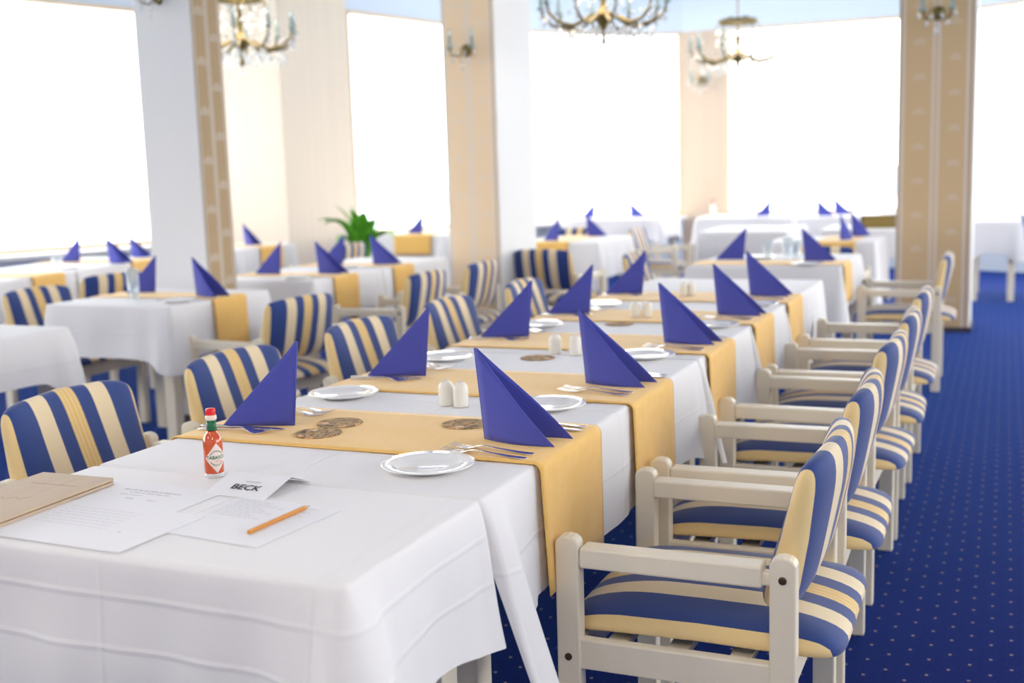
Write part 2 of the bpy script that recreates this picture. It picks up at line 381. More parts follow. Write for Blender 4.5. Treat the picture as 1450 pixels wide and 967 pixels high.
def tablecloth(cx, cy, w, l, label, rz=0, drop=.24, inner='', m='cloth', seed=0, amp=.006, cone=.042, lower=.26, flats=()):
    """flats: (sides, low, high) stretches, in the cloth's own coordinates, held flat by a runner"""
    rnd = random.Random(seed); ph = [rnd.uniform(0, 6.28) for _ in range(6)]
    RD = .014; hx, hy = w / 2 - RD, l / 2 - RD
    P = []       # x, y, rounding normal, flare normal, kind, distance to corner, arc length, flatness
    sides = [('S', (-hx, -hy), (hx, -hy), (0, -1)), ('E', (hx, -hy), (hx, hy), (1, 0)), ('N', (hx, hy), (-hx, hy), (0, 1)), ('W', (-hx, hy), (-hx, -hy), (-1, 0))]
    s0 = 0
    for q, (nm, a, b, n) in enumerate(sides):
        L = math.hypot(b[0] - a[0], b[1] - a[1]); k = max(8, int(L / .022))
        for i in range(k + 1):
            f = i / k; x = a[0] + (b[0] - a[0]) * f; y = a[1] + (b[1] - a[1]) * f
            fl = 0
            for sd, lo, hi in flats:
                if nm in sd:
                    v = y if nm in 'EW' else x
                    fl = max(fl, min(1, max(0, 1.5 - max(lo - v, v - hi, 0) / .04 - .5)))
            P.append((x, y, n, n, 'in' if nm in inner else 'side', min(f, 1 - f) * L, s0 + f * L, fl))
        s0 += L
        nn = sides[(q + 1) % 4]
        for j in range(1, 6):
            an = j / 6 * PI / 2; c, sn = math.cos(an), math.sin(an); r = (n[0] * c + nn[3][0] * sn, n[1] * c + nn[3][1] * sn)
            if nm in inner and nn[0] in inner: P.append((b[0], b[1], r, r, 'in', 0, s0, 0))
            elif nm in inner: P.append((b[0], b[1], r, nn[3], 'half' , 0, s0, 0))
            elif nn[0] in inner: P.append((b[0], b[1], r, n, 'half', 0, s0, 0))
            else: P.append((b[0], b[1], r, r, 'corner', 0, s0, 0))
    K = 12; bm = bmesh.new(); cols = []
    for x, y, n, o, kind, d, s, fl in P:
        inn = kind == 'in'
        cw = 1. if kind in ('corner', 'half') else math.exp(-(d / .085) ** 2)
        cw *= 1 - fl
        if inner and y > 0: cw *= .35
        D = .05 if inn else drop * (1 + lower * cw)
        fold = (1 - .7 * cw) * (1 - fl) * amp * (math.sin(s * 21 + ph[0]) * .6 + math.sin(s * 47 + ph[1]) * .3 + math.sin(s * 9 + ph[2]) * .6)
        rings = [(0, .750), (RD * .5, .7494), (RD * .85, .7468), (RD, .741)]
        col = [bm.verts.new((x + n[0] * r, y + n[1] * r, z)) for r, z in rings]
        for k in range(1, K + 1):
            t = k / K
            if inn: r = 0
            else: r = .001 + .008 * t * (1 - fl) + cone * cw * t ** .8 * (1 + .25 * math.sin(s * 60 + ph[3])) + fold * min(1, t * 1.6) + (1 - fl) * .004 * math.sin(t * 5 + s * 4 + ph[4]) * t
            col.append(bm.verts.new((x + n[0] * RD + o[0] * r, y + n[1] * RD + o[1] * r, .741 - (D - .01) * t)))
        cols.append(col)
    n = len(cols)
    for i in range(n):
        a, b = cols[i], cols[(i + 1) % n]
        for k in range(len(a) - 1): bm.faces.new((a[k], b[k], b[k + 1], a[k + 1]))
    ring = []
    for c in cols:
        if not ring or ((c[0].co - ring[-1].co).length > 2e-4 and (c[0].co - ring[0].co).length > 2e-4): ring.append(c[0])
    tv = [bm.verts.new(v.co) for v in ring]
    bm.faces.new(tv)
    bmesh.ops.remove_doubles(bm, verts=bm.verts, dist=1e-4)
    o = new_obj('tablecloth', bm, M[m], None, True)
    o.location = (cx, cy, 0); o.rotation_euler = (0, 0, rz)
    return tag(o, label, 'tablecloth', 'white tablecloths')

def runner(cx, cy, half, width, label, rz=0, hang=.26, seed=0, both=True, z=.7535, out=.011):
    """gold strip across local x, hanging over the table edges at +-half"""
    rnd = random.Random(seed); ph = rnd.uniform(0, 6)
    prof = []
    def arm(s):
        q = []
        for k in range(7): t = k / 6; q.append((s * (half + out + .004 * (1 - t)), z - hang + (hang - .02) * t, 1 - t))
        for k in range(1, 5): a = k / 5 * PI / 2; q.append((s * (half + out - .018 * (1 - math.cos(a))), z - .018 + .018 * math.sin(a), 0))
        return q
    L = arm(-1) if both else [(-half + .02, z, 0)]
    prof = L + [(-half * .8 + 1.6 * half * k / 10, z, 0) for k in range(11)] + arm(1)[::-1]
    bm = bmesh.new(); N = 16; rows = []
    for i in range(N + 1):
        v = (i / N - .5) * width
        row = []
        for x, zz, h in prof:
            sg = 1 if x > 0 else -1
            row.append(bm.verts.new((x + sg * h * (.003 + .003 * math.sin(v * 26 + ph + sg)), v * (1 - .05 * h), zz + (.0006 * math.sin(v * 40 + x * 6) if h == 0 else 0))))
        rows.append(row)
    for a, b in zip(rows, rows[1:]):
        for k in range(len(a) - 1): bm.faces.new((a[k], a[k + 1], b[k + 1], b[k]))
    o = new_obj('table_runner', bm, M['runner'], None, True)
    so = o.modifiers.new('solidify', 'SOLIDIFY'); so.thickness = .0018; so.offset = 0
    o.location = (cx, cy, 0); o.rotation_euler = (0, 0, rz)
    return tag(o, label, 'table runner', 'gold table runners')

def setup(x0, x1, y0, y1, lt, lc, **kw):
    g = .0015
    table((x0 + x1) / 2, (y0 + y1) / 2, x1 - x0, y1 - y0, lt, kw.get('rz', 0))
    return tablecloth((x0 + x1) / 2, (y0 + y1) / 2, x1 - x0 - g, y1 - y0 - g, lc, **kw)

X0, X1 = -1.652, -.802
setup(X0, X1, 1.265, 1.71, 'white end table of the long row, under papers and hot sauce', 'white cloth at the near end, under papers, pencil and hot sauce', inner='N', m='cloth_near', seed=1, drop=.235, cone=.07, amp=.007, lower=.25)
setup(X0, X1, 1.71, 3.22, 'white table under the first two gold runners of the long row', 'white cloth under the first two gold runners of the long row', inner='SN', flats=(('EW', -0.520, -0.160), ('EW', 0.070, 0.430), ), seed=2, amp=.004, drop=.255, cone=.10, lower=.38)
setup(X0, X1, 3.22, 3.95, 'white table under the third gold runner of the long row', 'white cloth under the third gold runner of the long row', inner='SN', flats=(('EW', -0.290, 0.070), ), seed=3, amp=.004, drop=.25, cone=.065, lower=.22)
setup(X0, X1, 3.95, 4.62, 'white table under the fourth gold runner of the long row', 'white cloth under the fourth gold runner of the long row', inner='SN', flats=(('EW', -0.310, 0.050), ), seed=4, amp=.004, drop=.25, cone=.065, lower=.22)
setup(X0, X1, 4.62, 5.69, 'white table at the far end of the long row', 'white cloth at the far end of the long row, fifth runner', inner='S', flats=(('EW', -0.505, -0.145), ), seed=5, amp=.004, drop=.25, cone=.07)
ords = ['first', 'second', 'third', 'fourth', 'fifth']
xc = (X0 + X1) / 2
RY = [2.125, 2.715, 3.475, 4.155, 4.83]
for i, y in enumerate(RY):
    runner(xc, y, (X1 - X0) / 2, .355, '%s gold runner from the hot sauce bottle across the long white table' % ords[i], seed=i, hang=(.262, .262, .25, .25, .24)[i], z=.7535)

setup(-1.68, -.815, 6.44, 7.42, 'white single table just beyond the far end of the long row', 'white cloth on the single table beyond the end of long row', flats=(('EW', -.43, -.07),), seed=6, drop=.26, cone=.035)
runner(-1.2475, 6.68, .4325, .33, 'gold runner on the single table beyond the end of long row', seed=7, hang=.22)
setup(-4.25, -3.43, 2.55, 3.48, 'white bare-topped table cut off by the left picture edge', 'white cloth with drooping corner on table cut off at left edge', seed=8, drop=.20, cone=.08, lower=.75)
setup(-4.24, -3.49, 4.15, 4.93, 'white table in front of the white pillar, with water glass', 'white cloth on the table with a water glass before white pillar', flats=(('EW', -.10, .19),), seed=9, drop=.25, cone=.035)
runner(-3.865, 4.585, .375, .26, 'gold runner hanging off the water-glass table beside an armchair back', seed=10, hang=.27)
setup(-4.25, -3.53, 5.40, 6.18, 'nearer white table of the pair behind the white pillar', 'white cloth on the nearer table of pair behind white pillar', inner='N', flats=(('EW', -.19, .09),), seed=11, drop=.25)
setup(-4.25, -3.53, 6.18, 7.10, 'farther white table of the pair behind the white pillar', 'white cloth on the farther table of pair behind white pillar', inner='S', flats=(('EW', -.34, -.06),), seed=12, drop=.25)
runner(-3.89, 5.74, .36, .27, 'nearer gold runner on the table pair behind the white pillar', seed=13, hang=.22)
runner(-3.89, 6.44, .36, .27, 'farther gold runner on the table pair behind the white pillar', seed=14, hang=.22)
# window tables on the far left, turned a little
rc = .21; ca, sa = math.cos(rc), math.sin(rc)
def along(base, u, v): return (base[0] + u * ca - v * sa, base[1] + u * sa + v * ca)
for i, (v, l) in enumerate(((-.75, 1.3), (.62, 1.4))):
    c = along((-6.14, 5.95), -.03, v)
    w = ('nearer', 'farther')[i]
    table(c[0], c[1], .8, l, '%s white table along the bright left-hand window' % w, rc)
    tablecloth(c[0], c[1], .799, l, '%s white cloth along the bright left-hand window' % w, rz=rc, seed=15 + i, inner='NS'[i], drop=.24, flats=(('EW', (.14, -.01)[i], (.52, .37)[i]),))
for i, v in enumerate((-.42, .80)):
    c = along((-6.14, 5.95), -.03, v)
    runner(c[0], c[1], .40, .36, '%s gold runner hanging off the left window table' % ('nearer', 'farther')[i], rz=rc, seed=17 + i, hang=.2)
setup(-6.80, -5.92, 7.9, 8.8, 'blurred white table in front of the peach wall', 'blurred white cloth on table before the peach wall', flats=(('EW', -.1, .25),), seed=19)
runner(-6.36, 8.42, .44, .34, 'blurred gold runner on table before the peach wall', seed=20, hang=.2)
setup(-5.85, -4.98, 10.0, 10.85, 'blurred white table under the window right of the plant', 'blurred white cloth under the window right of the plant', flats=(('SN', -.16, .29),), seed=21)
runner(-5.35, 10.425, .425, .42, 'blurred gold runner under the window right of the plant', rz=-PI / 2, seed=22, hang=.2)
setup(-3.75, -2.98, 8.68, 9.62, 'white table beside the peach and white pillar', 'long-hanging white cloth on table beside peach and white pillar', flats=(('SN', -.22, .15),), seed=23, drop=.30, cone=.05)
runner(-3.40, 9.15, .47, .34, 'gold runner hanging toward the armchair by the peach and white pillar', rz=-PI / 2, seed=24, hang=.22)
setup(-2.52, -1.72, 10.05, 11.1, 'bare white table below the far chandelier', 'plain long white cloth on bare table below far chandelier', seed=25, drop=.42, cone=.04)
setup(-1.62, -.84, 8.5, 9.28, 'blurred white table just left of the tan wallpapered pillar', 'blurred white cloth just left of the tan wallpapered pillar', flats=(('SN', -.04, .26),), seed=26, drop=.40)
runner(-1.12, 8.89, .39, .28, 'blurred gold runner just left of the tan wallpapered pillar', rz=-PI / 2, seed=27, hang=.24)
setup(-1.48, -.72, 10.2, 11.1, 'blurred white table holding an olive wicker basket', 'blurred white cloth under an olive wicker basket', seed=28)
setup(-.32, .14, 11.5, 12.4, 'small white table at right edge beyond the tan pillar', 'short white cloth on small table beyond tan pillar', seed=29, drop=.30, cone=.05)
setup(.36, 1.2, 11.5, 12.4, 'white table cut off by the right picture edge', 'short white cloth on table cut off at right edge', flats=(('EW', -.15, .25),), seed=30, drop=.26, cone=.08)
runner(.78, 12.0, .42, .36, 'gold runner on the table cut off at right edge', seed=31, hang=.2)
setup(-4.95, -3.72, 13.15, 13.95, 'long white table against the far window left of pier', 'white cloth against the far window left of the pier', seed=32)
setup(-3.3, -2.2, 13.1, 13.9, 'white table against far window just right of the pier', 'white cloth against far window just right of the pier', seed=33)
setup(-2.1, -1.3, 12.9, 13.7, 'white table against far window with two small napkins', 'white cloth against far window under two small napkins', seed=34)

# ------------------------------------------------------------------ napkins
def napkin_mesh(mirror):
    """two quarter-folded triangles sharing one upright fold; feet splay along +x"""
    bm = bmesh.new(); N = 10; H, Bs = .190, .165; bulge = .016 if mirror > 0 else .003
    for sgn, spread, ln in ((-1, .016, 1.), (1, .058, 1.02)):
        g = []
        for i in range(N + 1):
            f = i / N                      # along the foot
            row = []
            for j in range(N + 1):
                h = j / N * (1 - f)        # height share left under the sloping edge
                x = f * Bs * ln - .018 * h + (.003 if sgn > 0 else 0)
                y = sgn * (spread * f + bulge * math.sin(PI * f) * (1 - h) + .0018)
                row.append(bm.verts.new((x * mirror, y, h * H)))
            g.append(row)
        for i in range(N):
            for j in range(N): bm.faces.new((g[i][j], g[i + 1][j], g[i + 1][j + 1], g[i][j + 1]))
    bmesh.ops.remove_doubles(bm, verts=bm.verts, dist=1e-4)
    bmesh.ops.dissolve_degenerate(bm, edges=bm.edges, dist=1e-5)
    # the upright fold itself
    tube(bm, [(0, 0, .001), (-.018 * mirror, 0, .189)], .0022, 6)
    return bm
NAP = {}
def napkin(x, y, label, mirror=1, rz=0, s=1., z=.7552):
    if mirror not in NAP:
        o = new_obj('standing_napkin', napkin_mesh(mirror), M['napkin'], None, True)
        so = o.modifiers.new('solidify', 'SOLIDIFY'); so.thickness = .0024; so.offset = 0
        NAP[mirror] = o
    else:
        o = NAP[mirror].copy(); C.objects.link(o)
    o.location = (x, y, z); o.rotation_euler = (0, 0, rz); o.scale = (s, s, s)
    return tag(o, label, 'napkin', 'blue standing napkins')
NR = [(-.977, 2.108), (-.985, 2.762), (-.981, 3.497), (-.980, 4.23), (-.993, 4.894)]
NL = [(-1.452, 2.112), (-1.458, 2.762), (-1.468, 3.535), (-1.478, 4.185), (-1.488, 4.93)]
for i, (x, y) in enumerate(NR): napkin(x, y, '%s blue standing napkin from the hot sauce end, on aisle side of long table' % ords[i], 1, -.06 + .02 * i)
for i, (x, y) in enumerate(NL): napkin(x, y, '%s blue standing napkin from the hot sauce end, on window side of long table' % ords[i], -1, .16 - .03 * i)
for x, y, mi, rz, s, lab in (
    (-1.44, 6.88, -1, 0, 1, 'blue napkin leaning left on the single table beyond long row'),
    (-1.06, 6.78, 1, 0, 1, 'blue napkin sloping right on the single table beyond long row'),
    (-3.66, 4.56, 1, -.2, 1, 'blue napkin on the water-glass table, at its gold runner end'),
    (-4.03, 4.69, -1, .1, 1, 'blue napkin standing behind the water glass'),
    (-3.99, 5.75, -1, 0, 1, 'blue napkin sloping left on table pair, right beside white pillar'),
    (-3.745, 5.80, 1, 0, 1, 'blue napkin sloping right at the nearer runner behind the white pillar'),
    (-4.02, 6.52, -1, 0, 1, 'blue napkin below the plant, touching tips with its neighbour'),
    (-3.745, 6.45, 1, .2, 1, 'rounded blue napkin right of the plant on the farther runner'),
    (-6.38, 6.62, -1, 0, 1, 'blue napkin against the left window, above the gold runner'),
    (-5.98, 6.50, 1, 0, 1, 'blue napkin sloping right against the left window'),
    (-6.30, 7.45 - .35, 1, 0, .9, 'small blue napkin at window table, cut by the white pillar'),
    (-6.25, 8.50, 1, -.3, 1, 'pale blue napkin before the peach wall, just right of white pillar'),
    (-5.36, 10.22, -1, 0, 1, 'small blue napkin in front of the window right of the plant'),
    (-3.38, 8.84, -1, -.5, 1, 'blue napkin on the round-edged table, nearest the peach and white pillar'),
    (-3.33, 9.45, 1, .5, 1, 'farther blue napkin on table beside peach and white pillar'),
    (-4.66, 13.45, -1, 0, 1, 'tiny blue napkin sloping left against the far window'),
    (-4.20, 13.5, 1, 0, 1, 'tiny blue napkin sloping right against the far window'),
    (-2.48, 13.3, -1, 0, 1, 'tiny blue napkin just right of the far pier'),
    (-1.90, 13.05, 1, 0, 1, 'tiny blue napkin of window pair left of tan pillar, the left one'),
    (-1.76, 13.4, 1, 0, 1, 'tiny blue napkin of window pair left of tan pillar, the right one'),
    (-1.10, 8.70, 1, 1.3, 1, 'pointed blue napkin above an armchair back left of tan pillar'),
    (-1.07, 9.14, 1, .9, 1, 'farther pointed blue napkin left of tan pillar'),
    (.46, 12.1, 1, 0, 1, 'tiny blue napkin at the right picture edge')):
    on_runner = not (x < -6.2 and y < 7.3 and abs(y - 6.62) > .4)
    napkin(x, y, lab, mi, rz, s, .7552 if on_runner else .7512)

# ------------------------------------------------------------------ plates
PL = None
def plate(x, y, label, z=.7512):
    global PL
    if PL is None:
        prof = [(.0, .002), (.048, .002), (.050, .0), (.054, .0), (.058, .003), (.088, .0105), (.0895, .0120), (.088, .0130), (.063, .0092), (.057, .0052), (.0, .0045)]
        bm = bmesh.new(); seg = 48; rings = []
        for r, zz in prof:
            rings.append([bm.verts.new((r * math.cos(2 * PI * i / seg), r * math.sin(2 * PI * i / seg), zz)) for i in range(seg)] if r else [bm.verts.new((0, 0, zz))])
        for a, b in zip(rings, rings[1:]):
            for i in range(seg):
                if len(a) == 1: bm.faces.new((a[0], b[i], b[(i + 1) % seg]))
                elif len(b) == 1: bm.faces.new((a[i], a[(i + 1) % seg], b[0]))
                else: bm.faces.new((a[i], a[(i + 1) % seg], b[(i + 1) % seg], b[i]))
        PL = new_obj('side_plate', bm, M['china'], None, True); o = PL
    else:
        o = PL.copy(); C.objects.link(o)
    o.location = (x, y, z)
    return tag(o, label, 'plate', 'white side plates')
for i, (x, y) in enumerate([(-.988, 1.868), (-.975, 2.46), (-.965, 3.22), (-.925, 3.92), (-.905, 4.57)]):
    plate(x, y, '%s white plate from the hot sauce end, on aisle side of long table' % ords[i], .7512 if i != 3 else .7512)
for i, (x, y) in enumerate([(-1.535, 2.46), (-1.54, 3.06), (-1.535, 3.82), (-1.52, 4.48)]):
    plate(x, y, 'white plate just before the %s blue napkin, window side of long table' % ords[i + 1])
for x, y, lab in ((-3.60, 4.335, 'white plate near the cloth edge of the water-glass table'), (-3.72, 5.515, 'white plate on the nearer table behind the white pillar'),
                  (-3.78, 6.20, 'white plate between two runners behind the white pillar'), (-1.0, 6.53 - .05, 'white plate on the single table beyond the long row, aisle side'),
                  (-1.36, 6.98, 'white plate on the single table beyond the long row, centre'), (-5.97, 6.1, 'white plate on the left window table')):
    plate(x, y, lab, .7512 if not (6.4 < y < 6.62 and x > -1.2) else .7555)

# ------------------------------------------------------------------ cutlery (lies along local +x, tip at +x)
CUT = {}
def strip(pts, th=.0013):
    """plan outline half-widths along x with height profile: list of (x, halfwidth, z)"""
    bm = bmesh.new(); rows = []
    for x, w, z in pts:
        rows.append([bm.verts.new((x, -w, z)), bm.verts.new((x, w, z)), bm.verts.new((x, w, z + th)), bm.verts.new((x, -w, z + th))])
    for a, b in zip(rows, rows[1:]):
        for k in range(4): bm.faces.new((a[k], a[(k + 1) % 4], b[(k + 1) % 4], b[k]))
    bm.faces.new(rows[0]); bm.faces.new(rows[-1][::-1])
    return bm
def cutlery(kind, x, y, rz, label):
    if kind not in CUT:
        if kind == 'dinner_fork':
            bm = strip([(-.095, .006, 0), (-.090, .009, 0), (-.06, .007, .001), (-.02, .0035, .004), (.015, .003, .007), (.032, .006, .005), (.042, .0115, .0015), (.052, .0125, .0005)])
            for k in (-1, -.33, .33, 1):
                b2 = strip([(.050, .0019, .0005), (.075, .0017, .002), (.095, .0010, .006)])
                bmesh.ops.translate(b2, verts=b2.verts, vec=(0, k * .0102, 0))
                me = bpy.data.meshes.new('t'); b2.to_mesh(me); b2.free(); bm.from_mesh(me); bpy.data.meshes.remove(me)
        elif kind == 'dinner_knife':
            bm = strip([(-.105, .006, 0), (-.100, .0085, 0), (-.05, .007, .0008), (-.005, .0045, .002), (.005, .007, .0016), (.02, .0095, .0008), (.085, .0095, .0004), (.105, .005, .0004), (.110, .001, .0006)], .0022)
        else:
            bm = strip([(-.095, .006, 0), (-.090, .009, 0), (-.06, .007, .001), (-.02, .0035, .004), (.025, .0035, .0075), (.038, .010, .005), (.050, .0165, .002), (.064, .0185, .0008), (.080, .0150, .003), (.092, .007, .007), (.096, .002, .009)])
        CUT[kind] = new_obj(kind, bm, M['steel'], None, True, bevel=.0004); o = CUT[kind]
    else:
        o = CUT[kind].copy(); C.objects.link(o)
    o.location = (x, y, .7552); o.rotation_euler = (0, 0, rz)
    return tag(o, label, kind.split('_')[1], {'dinner_fork': 'steel forks', 'dinner_knife': 'steel knives', 'soup_spoon': 'steel spoons'}[kind])
for i in range(5):
    x, y = NR[i]; w = ords[i]
    cutlery('dinner_fork', -.925, y - .088, PI - .10, 'steel fork next to the %s blue napkin, aisle side of long table' % w)
    cutlery('dinner_fork', -.925, y - .125, PI - .10, 'outer steel fork by the %s aisle-side plate of the long table' % w)
    cutlery('dinner_knife', -.915, y + .128, PI - .05, 'steel knife behind the %s blue napkin, aisle side of long table' % w) if i < 3 else None
    cutlery('soup_spoon', -.908, y + .162, PI - .05, 'steel spoon behind the %s blue napkin, aisle side of long table' % w) if i < 3 else None
    x, y = NL[i]
    cutlery('dinner_knife', -1.552, y - .055, .05, 'steel knife beside the %s blue napkin, window side of long table' % w)
    cutlery('soup_spoon', -1.548, y - .087, .03, 'steel spoon before the %s blue napkin, window side of long table' % w)
    if i < 4:
        cutlery('dinner_fork', -1.53, y + .110, -.06, 'steel fork behind the %s blue napkin, window side of long table' % w)
        cutlery('dinner_fork', -1.53, y + .145, -.06, 'steel fork before the plate after the %s window-side napkin' % w)

# ------------------------------------------------------------------ salt and pepper
SHK = None
def shaker(x, y, label, z=.7512):
    global SHK
    if SHK is None:
        t = thing('salt_shaker', label, 'shaker', (x, y, z), 0, 'white salt and pepper shakers')
        r = .0185
        prof = [(r * .94, 0), (r, .003), (r, .040)] + [(r * math.cos(a * PI / 16), .040 + .022 * math.sin(a * PI / 16)) for a in range(1, 8)] + [(.0008, .062)]
        new_obj('body', lathem(prof, 28), M['shaker'], t, True)
        bm = bmesh.new()
        for a in range(3): lathe(bm, [(.0012, 0), (.0012, .0006)], 8, (.006 * math.cos(a * 2.1), .006 * math.sin(a * 2.1), .0608))
        new_obj('pouring_holes', bm, M['hole'], t); SHK = t
        return t
    return dup(SHK, (x, y, z), 0, label)
for n, (a, b, zz) in enumerate((((-1.225, 2.425), (-1.183, 2.418), .7512), ((-1.255, 3.235), (-1.185, 3.225), .7512), ((-1.265, 4.10), (-1.222, 4.11), .7556), ((-1.275, 4.84), (-1.245, 4.86), .7556))):
    shaker(*a, 'white shaker of the %s pair from the hot sauce end, window-side one' % ords[n], zz)
    shaker(*b, 'white shaker of the %s pair from the hot sauce end, aisle-side one' % ords[n], zz)

# ------------------------------------------------------------------ coasters
for x, y, z, rz, lab in ((-1.352, 2.055, .7550, .3, 'nearer of two round brown photo coasters on the first runner'), (-1.362, 2.160, .7550, 1.6, 'farther of two round brown photo coasters on the first runner'),
                     (-1.08, 2.225, .7550, 2.7, 'round brown photo coaster behind the first aisle-side napkin'), (-1.275, 3.14, .7512, 4, 'round brown photo coaster between the second and third runners'),
                     (-1.27, 3.92, .7512, 5, 'blurred round coaster between the third and fourth runners')):
    o = new_obj('beer_coaster', lathem([(.0515, 0), (.052, .0006), (.052, .0012), (.0515, .0016)], 40), M['coaster'])
    o.location = (x, y, z); o.rotation_euler = (0, 0, rz); tag(o, lab, 'coaster', 'round photo coasters')

# ------------------------------------------------------------------ lettering helper
def text_bm(s, size, align='CENTER', shear=0, bold=0):
    cu = bpy.data.curves.new('t', 'FONT'); cu.body = s; cu.size = size; cu.align_x = align; cu.align_y = 'CENTER'; cu.shear = shear; cu.offset = bold; cu.resolution_u = 3
    o = bpy.data.objects.new('t', cu); C.objects.link(o)
    dg = bpy.context.evaluated_depsgraph_get(); me = o.evaluated_get(dg).to_mesh()
    bm = bmesh.new(); bm.from_mesh(me); o.evaluated_get(dg).to_mesh_clear()
    bpy.data.objects.remove(o); bpy.data.curves.remove(cu)
    return bm
def subdiv_long(bm, ln):
    for _ in range(4):
        e = [x for x in bm.edges if x.calc_length() > ln]
        if not e: break
        bmesh.ops.subdivide_edges(bm, edges=e, cuts=1)
    bmesh.ops.triangulate(bm, faces=bm.faces)

# ------------------------------------------------------------------ hot sauce bottle
b = thing('hot_sauce_bottle', 'small bottle of orange-red hot sauce with red cap and diamond label', 'bottle', (-1.352, 1.70, .7512), math.radians(-33))
R = .0182
new_obj('glass_base', lathem([(R * .9, 0), (R, .002), (R, .0075), (R * .97, .0085)], 32), M['glass'], b, True)
new_obj('sauce', lathem([(R * .97, .0087), (R * .985, .010), (R * .985, .066), (R * .94, .074), (.0125, .081), (.0088, .086), (.0080, .0885)], 32), M['sauce'], b, True)
new_obj('neck_band', lathem([(.0086, .0887), (.0094, .089), (.0088, .108)], 24), M['band'], b, True)
new_obj('collar', lathem([(.0085, .1082), (.0105, .1095), (.0108, .113), (.0102, .1165), (.0088, .118)], 24), M['collar'], b, True)
new_obj('cap', lathem([(.0088, .1182), (.0092, .119), (.0090, .1285), (.0080, .130)], 24), M['cap'], b, True)
def wrap(bm, r):
    for v in bm.verts:
        a = v.co.x / r
        v.co = Vector((r * math.cos(a), r * math.sin(a), .037 + v.co.y)) if False else Vector((r * math.cos(a), r * math.sin(a), v.co.y + v.co.z))
    return bm
def diamond(hw, hh, cz, r):
    bm = bmesh.new(); N = 14; g = []
    for i in range(-N, N + 1):
        w = i / N; h = 1 - abs(w)
        g.append([bm.verts.new((w * hw, cz + hh * h * j / 6, 0)) for j in range(-6, 7)])
    for a, c in zip(g, g[1:]):
        for j in range(12): bm.faces.new((a[j], c[j], c[j + 1], a[j + 1]))
    bmesh.ops.remove_doubles(bm, verts=bm.verts, dist=1e-6)
    return wrap(bm, r)
lab = new_obj('label', diamond(.0225, .0285, .0385, R + .0001), M['label'], b, True)
lab['label'] = 'pale pink diamond label with green lettering'
bm = text_bm('TABASCO', .0088, bold=.00022); subdiv_long(bm, .002)
for v in bm.verts: v.co.y += .0395
new_obj('label_name', wrap(bm, R + .0005), M['ink_green'], lab)
bm = text_bm('PEPPER', .0036); subdiv_long(bm, .002)
for v in bm.verts: v.co.y += .0325; v.co.x += .003
new_obj('label_small_print', wrap(bm, R + .0005), M['ink_red'], lab)
bm = bmesh.new()
for sg in (1, -1):            # ring of tiny printing, too small to read
    for k in range(13):
        a = PI / 2 + (k - 6) * .17
        cx, cy = .0135 * math.cos(a), sg * .0135 * math.sin(a) + .0385
        d = .0011
        v = [bm.verts.new((cx + d * p, cy + d * q, 0)) for p, q in ((-.6, -1), (.6, -1), (.6, 1), (-.6, 1))]; bm.faces.new(v)
new_obj('label_ring_print', wrap(bm, R + .0005), M['ink_green'], lab)

# ------------------------------------------------------------------ papers, name card, pencil, menu
def sheet(name, label, cx, cy, w, l, rz, z, lines, cat='paper'):
    t = thing(name, label, cat, (cx, cy, z), rz)
    bm = bmesh.new(); box(bm, -w / 2, w / 2, -l / 2, l / 2, 0, .0005)
    new_obj('sheet', bm, M['paper'], t)
    for nm, mt, rows in lines:
        bm = bmesh.new()
        for x, y, ln, h in rows:
            rnd = random.Random(int(x * 1e4 + y * 1e5)); p = x
            while p < x + ln:         # broken strokes: words of blurred print
                q = min(p + rnd.uniform(.006, .02), x + ln)
                v = [bm.verts.new(k) for k in ((p, y, .0007), (q, y, .0007), (q, y + h, .0007), (p, y + h, .0007))]; bm.faces.new(v)
                p = q + .003
        new_obj(nm, bm, M[mt], t)
    return t
sheet('printed_sheet', 'white printed sheet with a heading, beneath the menu board and front sheet', -1.415, 1.515, .297, .21, -.03, .7508,
      [('heading', 'ink_grey', [(-.045, .058, .13, .006), (-.02, .046, .09, .004), (-.03, .032, .05, .003), (.0, .012, .02, .004), (.05, .012, .02, .004)])])
sheet('printed_sheet', 'white sheet along the table edge in front of the menu board', -1.352, 1.385, .297, .20, -.03, .7516,
      [('print', 'ink_grey', [(-.12, .07 - .014 * k, .16, .0014) for k in range(7)] + [(.07, -.02, .005, .004)])])
sheet('printed_sheet', 'white list sheet lying under the orange pencil', -1.118, 1.487, .215, .215, -.10, .7508,
      [('print', 'ink_grey', [(-.095, .085 - .010 * k, .07 + .02 * (k % 3), .0018) for k in range(9)] + [(.03, .085 - .02 * k, .04, .0018) for k in range(3)])])
t = thing('name_card', 'white folded name card in front of the hot sauce bottle', 'card', (-1.228, 1.632, .7516), -.02)
def card_pt(x, v): # v: 0 front foot, 1 ridge, 2 back foot
    return {0: (x + .012 * 0, -.040, .0), 1: (x + .004, .036, .022), 2: (x, .095, .0)}[v]
bm = bmesh.new(); hw = .066
g = [[bm.verts.new(card_pt(x, v)) for v in (0, 1, 2)] for x in (-hw, hw)]
for v in (0, 1): bm.faces.new((g[0][v], g[1][v], g[1][v + 1], g[0][v + 1]))
o = new_obj('folded_card', bm, M['paper'], t); so = o.modifiers.new('s', 'SOLIDIFY'); so.thickness = .0006; so.offset = 0
def on_card(bm, lift=.0012):
    a = Vector(card_pt(0, 0)); d = (Vector(card_pt(0, 1)) - a); ax = Vector((1, 0, 0)); n = ax.cross(d).normalized()
    L = d.length
    for v in bm.verts: v.co = a + ax * v.co.x + d * (v.co.y / L) + n * lift
    return bm
bm = text_bm('BECK', .0225, bold=.0004)
for v in bm.verts: v.co.x = v.co.x * 1.12 + .004; v.co.y += .030
new_obj('name_lettering', on_card(bm), M['ink'], t)
bm = bmesh.new(); p = -.010
